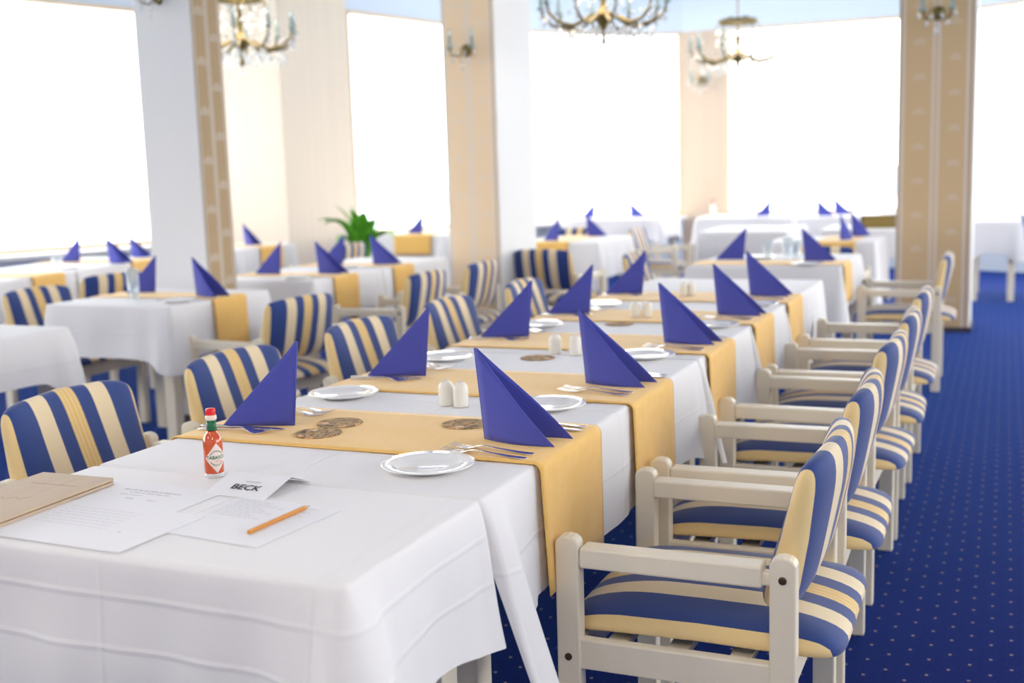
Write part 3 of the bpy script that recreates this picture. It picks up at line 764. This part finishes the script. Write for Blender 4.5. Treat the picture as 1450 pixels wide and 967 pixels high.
for k in range(8):
    v = [bm.verts.new(q) for q in ((p, .0475, 0), (p + .0030, .0475, 0), (p + .0030, .0515, 0), (p, .0515, 0))]; bm.faces.new(v); p += .0042
new_obj('small_print', on_card(bm), M['ink_grey'], t)

t = thing('pencil', 'orange wooden pencil lying on the list sheet', 'pencil', (-1.066, 1.497, .7552), math.radians(86))
def hexrod(x0, x1, r0, r1):
    bm = bmesh.new()
    a = [bm.verts.new((x0, r0 * math.cos(k * PI / 3), r0 * math.sin(k * PI / 3))) for k in range(6)]; c = [bm.verts.new((x1, r1 * math.cos(k * PI / 3), r1 * math.sin(k * PI / 3))) for k in range(6)]
    for k in range(6): bm.faces.new((a[k], a[(k + 1) % 6], c[(k + 1) % 6], c[k]))
    bm.faces.new(a[::-1]); bm.faces.new(c); return bm
new_obj('barrel', hexrod(-.078, .064, .0037, .0037), M['pencil'], t)
new_obj('sharpened_wood', hexrod(.064, .074, .0036, .0012), M['bare'], t)
new_obj('lead', hexrod(.074, .0785, .0012, .0002), M['lead'], t)

t = thing('menu_holder', 'pale wooden menu boards lying on the table corner', 'menu', (-1.575, 1.435, .7524), .03)
new_obj('lower_board', boxm(-.083, .083, -.19, .155, 0, .0055), M['oak'], t, bevel=.0008)
up = new_obj('upper_board', boxm(-.083, .083, -.19, .155, .0068, .0125), M['oak'], t, bevel=.0008)
bm = bmesh.new()
def stroke(pts, r=.0008): tube(bm, [(x, y, .0125) for x, y in pts], r, 5, .3)
rnd = random.Random(3)
p = -.045
while p < .055:               # script line across the top, illegible flourishes
    q = p + rnd.uniform(.006, .011)
    stroke([(p, .085), (p + .002, .085 + rnd.uniform(.003, .008)), ((p + q) / 2, .084), (q, .087)]); p = q
stroke([(-.06 + .004 * k, -.02 + .006 * math.sin(k * .9) + .001 * k) for k in range(24)], .0011)
stroke([(-.066, -.03), (-.05, -.045), (-.045, -.03), (-.058, -.024), (-.064, -.036)], .002)
new_obj('engraved_script', bm, M['engrave'], up)

# ------------------------------------------------------------------ glasses and bottles
def tumbler(x, y, label, h=.11, r=.028, z=.7512, m='tumbler'):
    o = new_obj('water_glass', lathem([(r * .75, 0), (r * .78, .006), (r, h), (r * .95, h), (r * .74, .012), (.001, .011)], 24, cap=False), M[m], None, True)
    o.location = (x, y, z); tag(o, label, 'glass', 'water glasses')
tumbler(-3.93, 4.42, 'tall water glass in front of a blue napkin before the white pillar', .15, .032)
tumbler(-6.36, 6.38, 'low glass at the foot of a napkin by the left window', .06, .04, .7512)
tumbler(-1.30, 6.92, 'water glass beside the left napkin of the far single table', .11, .03)
tumbler(-1.14, 6.95, 'water glass beside the right napkin of the far single table', .11, .03)
tumbler(-1.22, 7.12, 'farther water glass on the far single table', .12, .034)
tumbler(-3.92, 13.32, 'tiny glass on the far window table left of the pier', .12, .04)
def cruet(x, y, label):
    t = thing('sauce_bottle', label, 'bottle', (x, y, .7512), 0, 'far sauce bottles')
    new_obj('bottle_body', lathem([(.03, 0), (.032, .004), (.032, .11), (.014, .15), (.013, .17)], 20), M['glass'], t, True)
    new_obj('cap', lathem([(.018, .1705), (.018, .20), (.015, .204)], 16), M['redcap'], t, True)
cruet(-3.12, 13.25, 'red-capped bottle just right of the far pier')
cruet(-2.30, 13.2, 'red-capped bottle right of the tiny napkin near far pier')
t = thing('wicker_basket', 'olive wicker basket on blurred table left of tan pillar', 'basket', (-1.0, 10.5, .7512), 0)
bm = bmesh.new()
box(bm, -.14, .14, -.09, .09, 0, .012)
for a in ((-.15, .15, -.1, -.085), (-.15, .15, .085, .1), (-.15, -.135, -.1, .1), (.135, .15, -.1, .1)): box(bm, *a, 0, .10)
new_obj('basket_body', bm, M['wicker'], t)
new_obj('rim', boxm(-.155, .155, -.105, -.082, .100, .112), M['wicker'], t, bevel=.004)

# ------------------------------------------------------------------ plant
t = thing('potted_plant', 'green broad-leaved potted plant standing by the window', 'plant', (-5.36, 9.05, 0), 0)
new_obj('pot', lathem([(.14, 0), (.15, .01), (.19, .47), (.20, .475), (.20, .53), (.18, .53), (.17, .49), (.001, .49)], 28, cap=False), M['pot'], t, True)
new_obj('soil', lathem([(.165, .491), (.165, .51), (.02, .515)], 20), M['soil'], t)
rnd = random.Random(11)
for k in range(20):
    a = k * 2.4 + rnd.uniform(-.3, .3); ln = rnd.uniform(.36, .68); lean = rnd.uniform(.7, 1.8); w = rnd.uniform(.045, .08)
    if k == 3: a, ln, lean, w = 3.3, .58, .22, .035
    if k == 5: a, ln, lean, w = -.6, .62, 1.25, .04
    bm = bmesh.new(); N = 12; rows = []; px, pz, an = .02, .51, PI / 2 - .15 * lean
    for i in range(N + 1):
        f = i / N; hw = w * (math.sin(PI * min(1, f * .96 + .06)) ** .7) + .002
        c, s = math.cos(a), math.sin(a)
        rows.append([bm.verts.new((px * c - u * hw * s, px * s + u * hw * c, pz + abs(u) * hw * .4)) for u in (-1, 0, 1)])
        px += ln / N * math.cos(an); pz += ln / N * math.sin(an); an -= lean * 2.1 / N * f * 1.4
    for p, q in zip(rows, rows[1:]):
        for j in (0, 1): bm.faces.new((p[j], p[j + 1], q[j + 1], q[j]))
    o = new_obj('leaf', bm, M['leaf'], t, True); so = o.modifiers.new('s', 'SOLIDIFY'); so.thickness = .0015

# ------------------------------------------------------------------ chandeliers and sconces
def candle_parts(bm_s, x, y, z, k=1.):
    lathe(bm_s, [(.028 * k, 0), (.030 * k, .008), (.012 * k, .012), (.012 * k, .075), (.009 * k, .078)], 10, (x, y, z))
CRY = None
def crystal(parent, x, y, z, q):
    global CRY
    if CRY is None:
        bm = bmesh.new(); octa(bm, (0, 0, 0), .016, .024); CRY = new_obj('crystal', bm, M['crystal'], parent); o = CRY
    else:
        o = CRY.copy(); C.objects.link(o); o.parent = parent
    o.location = (x, y, z); k = q / .016; o.scale = (k, k, k)
def chandelier(x, y, z, label, rad, n=10, zc=3.55, watts=8):
    t = thing('crystal_chandelier', label, 'chandelier', (x, y, z), .2, 'crystal chandeliers')
    bm = bmesh.new(); tube(bm, [(0, 0, .30), (0, 0, zc - z - .04)], .007, 8)
    new_obj('stem', bm, M['brass'], t, True)
    new_obj('ceiling_rose', lathem([(.07, zc - z), (.065, zc - z - .03), (.02, zc - z - .05)], 20), M['brass'], t, True)
    new_obj('centre_body', lathem([(.004, -.19), (.022, -.175), (.014, -.15), (.02, -.09), (.045, -.05), (.075, -.025), (.075, -.005), (.035, .02), (.018, .06), (.028, .12), (.016, .20), (.01, .28), (.009, .31)], 20), M['brass'], t, True)
    new_obj('crown_ring', lathem([(.17, .27), (.18, .275), (.18, .30), (.17, .305), (.165, .29)], 28, cap=False), M['brass'], t, True)
    bm = bmesh.new()
    for k in range(8):
        a = k * PI / 4; c, s = math.cos(a), math.sin(a)
        tube(bm, [(.02 * c, .02 * s, .26), (.08 * c, .08 * s, .33), (.17 * c, .17 * s, .29), (.20 * c, .20 * s, .22)], .006, 6)
    new_obj('crown_scrolls', bm, M['brass'], t, True)
    sw = bmesh.new()
    for k in range(n):
        a = 2 * PI * k / n; c, s = math.cos(a), math.sin(a)
        bm = bmesh.new()
        pr = [(.08, -.01), (.16, -.05), (rad * .55, -.075), (rad * .80, -.06), (rad * .95, -.01), (rad, .05)]
        tube(bm, [(r * c, r * s, zz) for r, zz in pr], [.011, .012, .012, .011, .010, .008], 6)
        arm = new_obj('arm', bm, M['brass'], t, True)
        bm = bmesh.new(); candle_parts(bm, rad * c, rad * s, .05); new_obj('candle', bm, M['candle'], arm, True)
        bm = bmesh.new(); lathe(bm, [(.006, 0), (.013, .02), (.011, .04), (.002, .062)], 10, (rad * c, rad * s, .129)); new_obj('bulb', bm, M['bulb'], arm, True)
        for r, zz, q in ((rad, .0, .016), (rad * .97, -.05, .018), (rad * .78, -.115, .020), (rad * .55, -.13, .020), (rad * .42, -.10, .015)):
            crystal(arm, r * c, r * s, zz, q)
        for f in (.25, .5, .75):        # swag to the next arm
            b2 = a + f * 2 * PI / n; dz = -.085 - .05 * math.sin(PI * f)
            octa(sw, (rad * .78 * math.cos(b2), rad * .78 * math.sin(b2), dz - .03), .013, .02)
            octa(sw, (rad * .93 * math.cos(b2), rad * .93 * math.sin(b2), .02 - .06 * math.sin(PI * f)), .012, .016)
            octa(sw, (rad * .45 * math.cos(b2), rad * .45 * math.sin(b2), .20 - .12 * math.sin(PI * f)), .012, .016)
    tag(new_obj('crystal_swags', sw, M['crystal'], t), kind='stuff')
    for ring, (r, zz, m_) in enumerate(((.20, .20, 12), (.14, -.11, 10), (.20, -.14, 14), (.09, -.165, 6), (.19, .12, 7))):
        for k in range(m_):
            a = 2 * PI * k / m_ + ring * .2; crystal(t, r * math.cos(a), r * math.sin(a), zz, .016)
    crystal(t, 0, 0, -.23, .022)
    l = bpy.data.lights.new('chandelier_fill', 'POINT'); l.energy = watts; l.color = (1, .86, .68); l.shadow_soft_size = .22  # added fill lamp at the centre; the bulbs themselves give no light
    lo = bpy.data.objects.new('chandelier_fill', l); C.objects.link(lo); lo.parent = t; lo.location = (0, 0, .16)
    return t
chandelier(-5.07, 7.0, 2.32, 'crystal chandelier partly behind the white pillar', .39)
chandelier(-2.37, 7.10, 2.29, 'largest crystal chandelier, cut by the top edge', .40)
chandelier(-2.29, 10.72, 2.34, 'smaller far crystal chandelier seen whole before the window', .43)

chandelier(.35, -.35, 2.32, 'unseen crystal chandelier added as fill light above the aisle behind the camera', .40, watts=52)  # two unseen chandeliers added to brighten the near table and chairs
chandelier(-2.40, -.35, 2.32, 'unseen crystal chandelier added as fill light over the room end behind the camera', .40, watts=52)
def sconce(x, y, z, rz, label, s=1.):
    """wall bracket with two candles; local -y points out of the wall"""
    t = thing('wall_sconce', label, 'sconce', (x, y, z), rz, 'two-candle crystal wall sconces'); t.scale = (s, s, s)
    bm = lathem([(.045, 0), (.04, .012), (.015, .02)], 16); bmesh.ops.rotate(bm, verts=bm.verts, cent=(0, 0, 0), matrix=Matrix.Rotation(PI / 2, 3, 'X'))
    new_obj('back_plate', bm, M['brass'], t, True)
    for sx in (-1, 1):
        bm = bmesh.new(); tube(bm, [(0, -.018, 0), (sx * .03, -.06, -.045), (sx * .07, -.085, -.035), (sx * .085, -.09, .01)], .007, 6)
        arm = new_obj('arm', bm, M['brass'], t, True)
        bm = bmesh.new(); candle_parts(bm, sx * .085, -.09, .01); new_obj('candle', bm, M['candle'], arm, True)
        bm = bmesh.new(); lathe(bm, [(.006, 0), (.013, .02), (.002, .06)], 10, (sx * .085, -.09, .089)); new_obj('bulb', bm, M['bulb'], arm, True)
    for p in ((-.105, -.1, -.02), (.105, -.1, -.02), (-.06, -.095, -.07), (.06, -.095, -.07), (0, -.07, -.08), (0, -.08, -.12), (-.03, -.1, -.03), (.03, -.1, -.03)): crystal(t, *p, .015)
    return t

# ------------------------------------------------------------------ pillars (structure)
def pillar(name, label, x0, x1, y0, y1, skins):
    o = new_obj(name, boxm(x0, x1, y0, y1, 0, 3.55), M['white'], kind='structure'); o['label'] = label
    for nm, face, m in skins:
        c = ((x0 + x1) / 2, (y0 + y1) / 2)
        if face == 'S': bm = boxm(-(x1 - x0) / 2 + .008, (x1 - x0) / 2 - .008, -.006, 0, 0.04, 3.55); loc = (c[0], y0 - .0005, 0)
        if face == 'E': bm = boxm(0, .006, -(y1 - y0) / 2 + .008, (y1 - y0) / 2 - .008, 0.04, 3.55); loc = (x1 + .0005, c[1], 0)
        p = new_obj(nm, bm, M[m]); p.location = loc; p.parent = o
    s = new_obj('skirting', boxm(x0 - .012, x1 + .012, y0 - .012, y1 + .012, 0, .04), M['skirt'], o)
    return o
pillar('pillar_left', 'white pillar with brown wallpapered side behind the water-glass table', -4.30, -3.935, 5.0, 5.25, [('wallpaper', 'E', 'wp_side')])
pillar('pillar_middle', 'pillar with peach wallpapered front and white side', -3.64, -3.24, 7.35, 8.02, [('wallpaper', 'S', 'wp_peach')])
pillar('pillar_right', 'tan wallpapered pillar standing on the blue carpet by the aisle', -.775, -.225, 9.36, 9.9, [('wallpaper', 'S', 'wp_tan')])
sconce(-3.45, 7.343, 2.16, 0, 'two-candle sconce on the peach wallpapered pillar')
sconce(-.50, 9.353, 2.40, 0, 'two-candle sconce on the tan wallpapered pillar', 1.2)
sconce(-4.13, 4.999, 2.275, 0, 'sconce at the top of the white pillar face', .8)

# ------------------------------------------------------------------ room
HW, HS, HC = 3.1, .72, 3.55
OUT = [(-9.6, -3.2), (-9.6, 5.2), (-8.15, 9.7), (-8.0, 10.0), (-6.8, 10.0), (-6.5, 10.85), (-6.1, 12.3), (-5.45, 13.75), (-4.6, 14.8), (-3.97, 15.1), (-3.4, 15.12), (-.95, 15.2), (-.6, 15.05), (2.5, 13.3), (5.2, 10.2), (6, 6), (6, .5), (6, -3.2)]
def slab(name, z0, z1, m, label):
    bm = bmesh.new()
    a = [bm.verts.new((x, y, z0)) for x, y in OUT]; b = [bm.verts.new((x, y, z1)) for x, y in OUT]
    bm.faces.new(a); bm.faces.new(b)
    for i in range(len(a)): j = (i + 1) % len(a); bm.faces.new((a[i], a[j], b[j], b[i]))
    o = new_obj(name, bm, M[m], kind='structure'); o['label'] = label
slab('floor', -.1, 0, 'carpet', 'royal blue carpet with small pale dots')
slab('ceiling', HC, HC + .1, 'ceil', 'pale ceiling above the window band')
def wall_piece(bm, p, q, z0, z1, th=.18, inset=0):
    """box from p to q; the room lies to the right of p->q as listed, thickness goes outward (left)"""
    d = Vector((q[0] - p[0], q[1] - p[1], 0)).normalized(); n = Vector((-d.y, d.x, 0))
    pts = [Vector((*p, 0)) - n * inset, Vector((*q, 0)) - n * inset, Vector((*q, 0)) + n * th, Vector((*p, 0)) + n * th]
    v = [bm.verts.new((k.x, k.y, z)) for z in (z0, z1) for k in pts]
    for f in ((0, 3, 2, 1), (4, 5, 6, 7), (0, 1, 5, 4), (1, 2, 6, 5), (2, 3, 7, 6), (3, 0, 4, 7)): bm.faces.new([v[i] for i in f])
def wall(name, label, segs, m='upper'):
    bm = bmesh.new()
    for i, z0, z1 in segs: wall_piece(bm, OUT[i], OUT[i + 1], z0, z1)
    o = new_obj(name, bm, M[m], kind='structure'); o['label'] = label
lowup = lambda *ids: [(i, 0, HS - .04) for i in ids] + [(i, HW, HC) for i in ids]
wall('wall_left', 'white wall above and below the left windows', lowup(0, 1) + [(2, 0, HC)])
wall('wall_pier', 'peach wallpapered wall beside the white pillar', [(3, 0, HC), (4, 0, HC)], 'paper_wall')
wall('wall_bay', 'white wall above and below the bay windows', lowup(5, 6, 7, 8))
wall('wall_far_pier', 'narrow peach pier between the two far windows', [(9, 0, HW)], 'pier_paper')
wall('wall_far', 'white wall above and below the far window', lowup(10) + [(11, 0, HC), (9, HW, HC)])
wall('wall_right', 'white wall above and below the right windows', lowup(12, 13, 14, 15) + [(16, 0, HC)])
bm = bmesh.new(); box(bm, -9.78, 6.18, -3.38, -3.2, 0, HC)
o = new_obj('wall_back', bm, M['white'], kind='structure'); o['label'] = 'white wall behind the camera'

WIN = [((0,), 'unseen left window added for light from beside the camera'), ((1,), 'bright left window behind the water-glass table'), ((5, 6, 7, 8), 'curved bay window behind the peach pillar'), ((10,), 'far window right of the pier'),  # first and last windows are unseen, added to light the near room
       ((12,), 'window right of the tan pillar'), ((13,), 'window on the right side'), ((14,), 'window on the right beyond view'), ((15,), 'unseen window added for light beside the aisle')]
for n, (ids, lab) in enumerate(WIN):
    bm = bmesh.new()
    for i in ids:
        wall_piece(bm, OUT[i], OUT[i + 1], HS - .02, HS + .03, .08); wall_piece(bm, OUT[i], OUT[i + 1], HW - .04, HW, .08)
    for i, e in ((ids[0], 0), (ids[-1], 1)):
        p, q = Vector(OUT[i]), Vector(OUT[i + 1]); d = (q - p).normalized() * .05
        a, b = (p, p + d) if e == 0 else (q - d, q)
        wall_piece(bm, tuple(a), tuple(b), HS, HW, .08)
    fr = new_obj('window_%d' % (n + 1), bm, M['frame'], kind='structure'); fr['label'] = lab
    bm = bmesh.new()
    for i in ids: wall_piece(bm, OUT[i], OUT[i + 1], HS + .03, HW - .04, .045, -.039)
    new_obj('pane', bm, M['pane'], fr)
    bm = bmesh.new()
    for i in ids: wall_piece(bm, OUT[i], OUT[i + 1], HS - .06, HS - .02, .0, .30)
    s = new_obj('trim_%d' % (n + 1), bm, M['sill'], kind='structure'); s['label'] = 'white sill board below the %s' % lab
sconce(-3.70, 15.10, 2.45, 0, 'tiny sconce on the pier between the far windows', 1.3)

# ------------------------------------------------------------------ outside: hazy shore
o = new_obj('sea', boxm(-700, 700, -200, 900, -9.2, -9), M['sea'], kind='structure'); o['label'] = 'pale water far below the windows'
rnd = random.Random(5); bm = bmesh.new(); N = 40
for k in range(N):
    pass
a = [bm.verts.new((-420 + 640 * k / N, 420 - 6 * abs(k - 20), -9)) for k in range(N + 1)]
b = [bm.verts.new((-420 + 640 * k / N, 440 - 6 * abs(k - 20), -9 + 7 + 5 * math.sin(k * .7) * math.sin(k * .23))) for k in range(N + 1)]
c = [bm.verts.new((-420 + 640 * k / N, 500 - 6 * abs(k - 20), -9)) for k in range(N + 1)]
for k in range(N): bm.faces.new((a[k], a[k + 1], b[k + 1], b[k])); bm.faces.new((b[k], b[k + 1], c[k + 1], c[k]))
o = new_obj('hills', bm, M['hill'], kind='structure'); o['label'] = 'faint hazy shore on the horizon'
def house(x, y, w, d, h, rz, label):
    t = thing('harbour_building', label, 'building', (x, y, -9), rz, 'washed-out buildings outside')
    new_obj('wall', boxm(-w / 2, w / 2, -d / 2, d / 2, 0, h), M['house'], t)
    bm = bmesh.new()
    v = [bm.verts.new(p) for p in ((-w * .54, -d * .55, h), (w * .54, -d * .55, h), (w * .54, d * .55, h), (-w * .54, d * .55, h), (-w * .5, 0, h * 1.35), (w * .5, 0, h * 1.35))]
    for f in ((0, 1, 5, 4), (2, 3, 4, 5), (1, 2, 5), (3, 0, 4), (0, 3, 2, 1)): bm.faces.new([v[i] for i in f])
    new_obj('roof', bm, M['roof'], t)
    bm = bmesh.new()
    for k in range(4): box(bm, -w * .4 + k * w * .22, -w * .4 + k * w * .22 + w * .1, -d / 2 - .03, -d / 2 + .02, h * .35, h * .65)
    new_obj('windows', bm, M['roof'], t)
house(-32, 92, 8, 5, 4, .3, 'pale building seen through far window behind the nearest chandelier')
house(-26, 100, 6, 5, 6, .5, 'blue-roofed building seen through far window left of pier')
house(-19.5, 95, 5, 4, 4, .1, 'small building seen through far window beside the pier')
house(-10, 90, 5, 4, 3.5, -.1, 'faint building through the window right of the pier')

# ------------------------------------------------------------------ light: daylight through the glazing
w = bpy.data.worlds.new('sky'); S.world = w; w.use_nodes = True
nt = w.node_tree; bg = nt.nodes['Background']; bg.inputs[0].default_value = (1, .955, .885, 1); bg.inputs[1].default_value = 4.6
for n, (ids, lab) in enumerate(WIN):
    for i in ids:
        p, q = Vector((*OUT[i], 0)), Vector((*OUT[i + 1], 0)); d = (q - p).normalized(); nrm = Vector((-d.y, d.x, 0))
        l = bpy.data.lights.new('daylight_portal', 'AREA'); l.shape = 'RECTANGLE'; l.size = (q - p).length; l.size_y = HW - HS; l.cycles.is_portal = True
        o = bpy.data.objects.new('daylight_portal', l); C.objects.link(o)
        o.location = (p + q) / 2 + nrm * .12 + Vector((0, 0, (HW + HS) / 2))
        X = d; Z = nrm; Y = Z.cross(X)      # area lights shine along local -Z
        o.matrix_world = Matrix(((X.x, Y.x, Z.x, o.location.x), (X.y, Y.y, Z.y, o.location.y), (X.z, Y.z, Z.z, o.location.z), (0, 0, 0, 1)))

# ------------------------------------------------------------------ camera
cam = bpy.data.cameras.new('camera'); cam.sensor_width = 36; cam.lens = 1620 / 1450 * 36; cam.clip_end = 2000; cam.clip_start = .05
cam.dof.use_dof = True; cam.dof.focus_distance = 2.30; cam.dof.aperture_fstop = 2.8
co = bpy.data.objects.new('camera', cam); C.objects.link(co)
Rm = ((0.91923124, -0.0287187, 0.39266928), (0.39256024, 0.14328449, -0.90849657), (-0.03017258, 0.98926477, 0.1429854))
co.matrix_world = Matrix(((*Rm[0], 0), (*Rm[1], 0), (*Rm[2], 1.293), (0, 0, 0, 1)))
S.camera = co
S.view_settings.view_transform = 'Standard'; S.view_settings.look = 'None'; S.view_settings.gamma = 1; S.view_settings.exposure = .80
S.view_settings.use_curve_mapping = False
S.cycles.max_bounces = 10; S.cycles.diffuse_bounces = 6; S.cycles.glossy_bounces = 4; S.cycles.transparent_max_bounces = 24; S.cycles.sample_clamp_indirect = 8
S.cycles.use_denoising = True
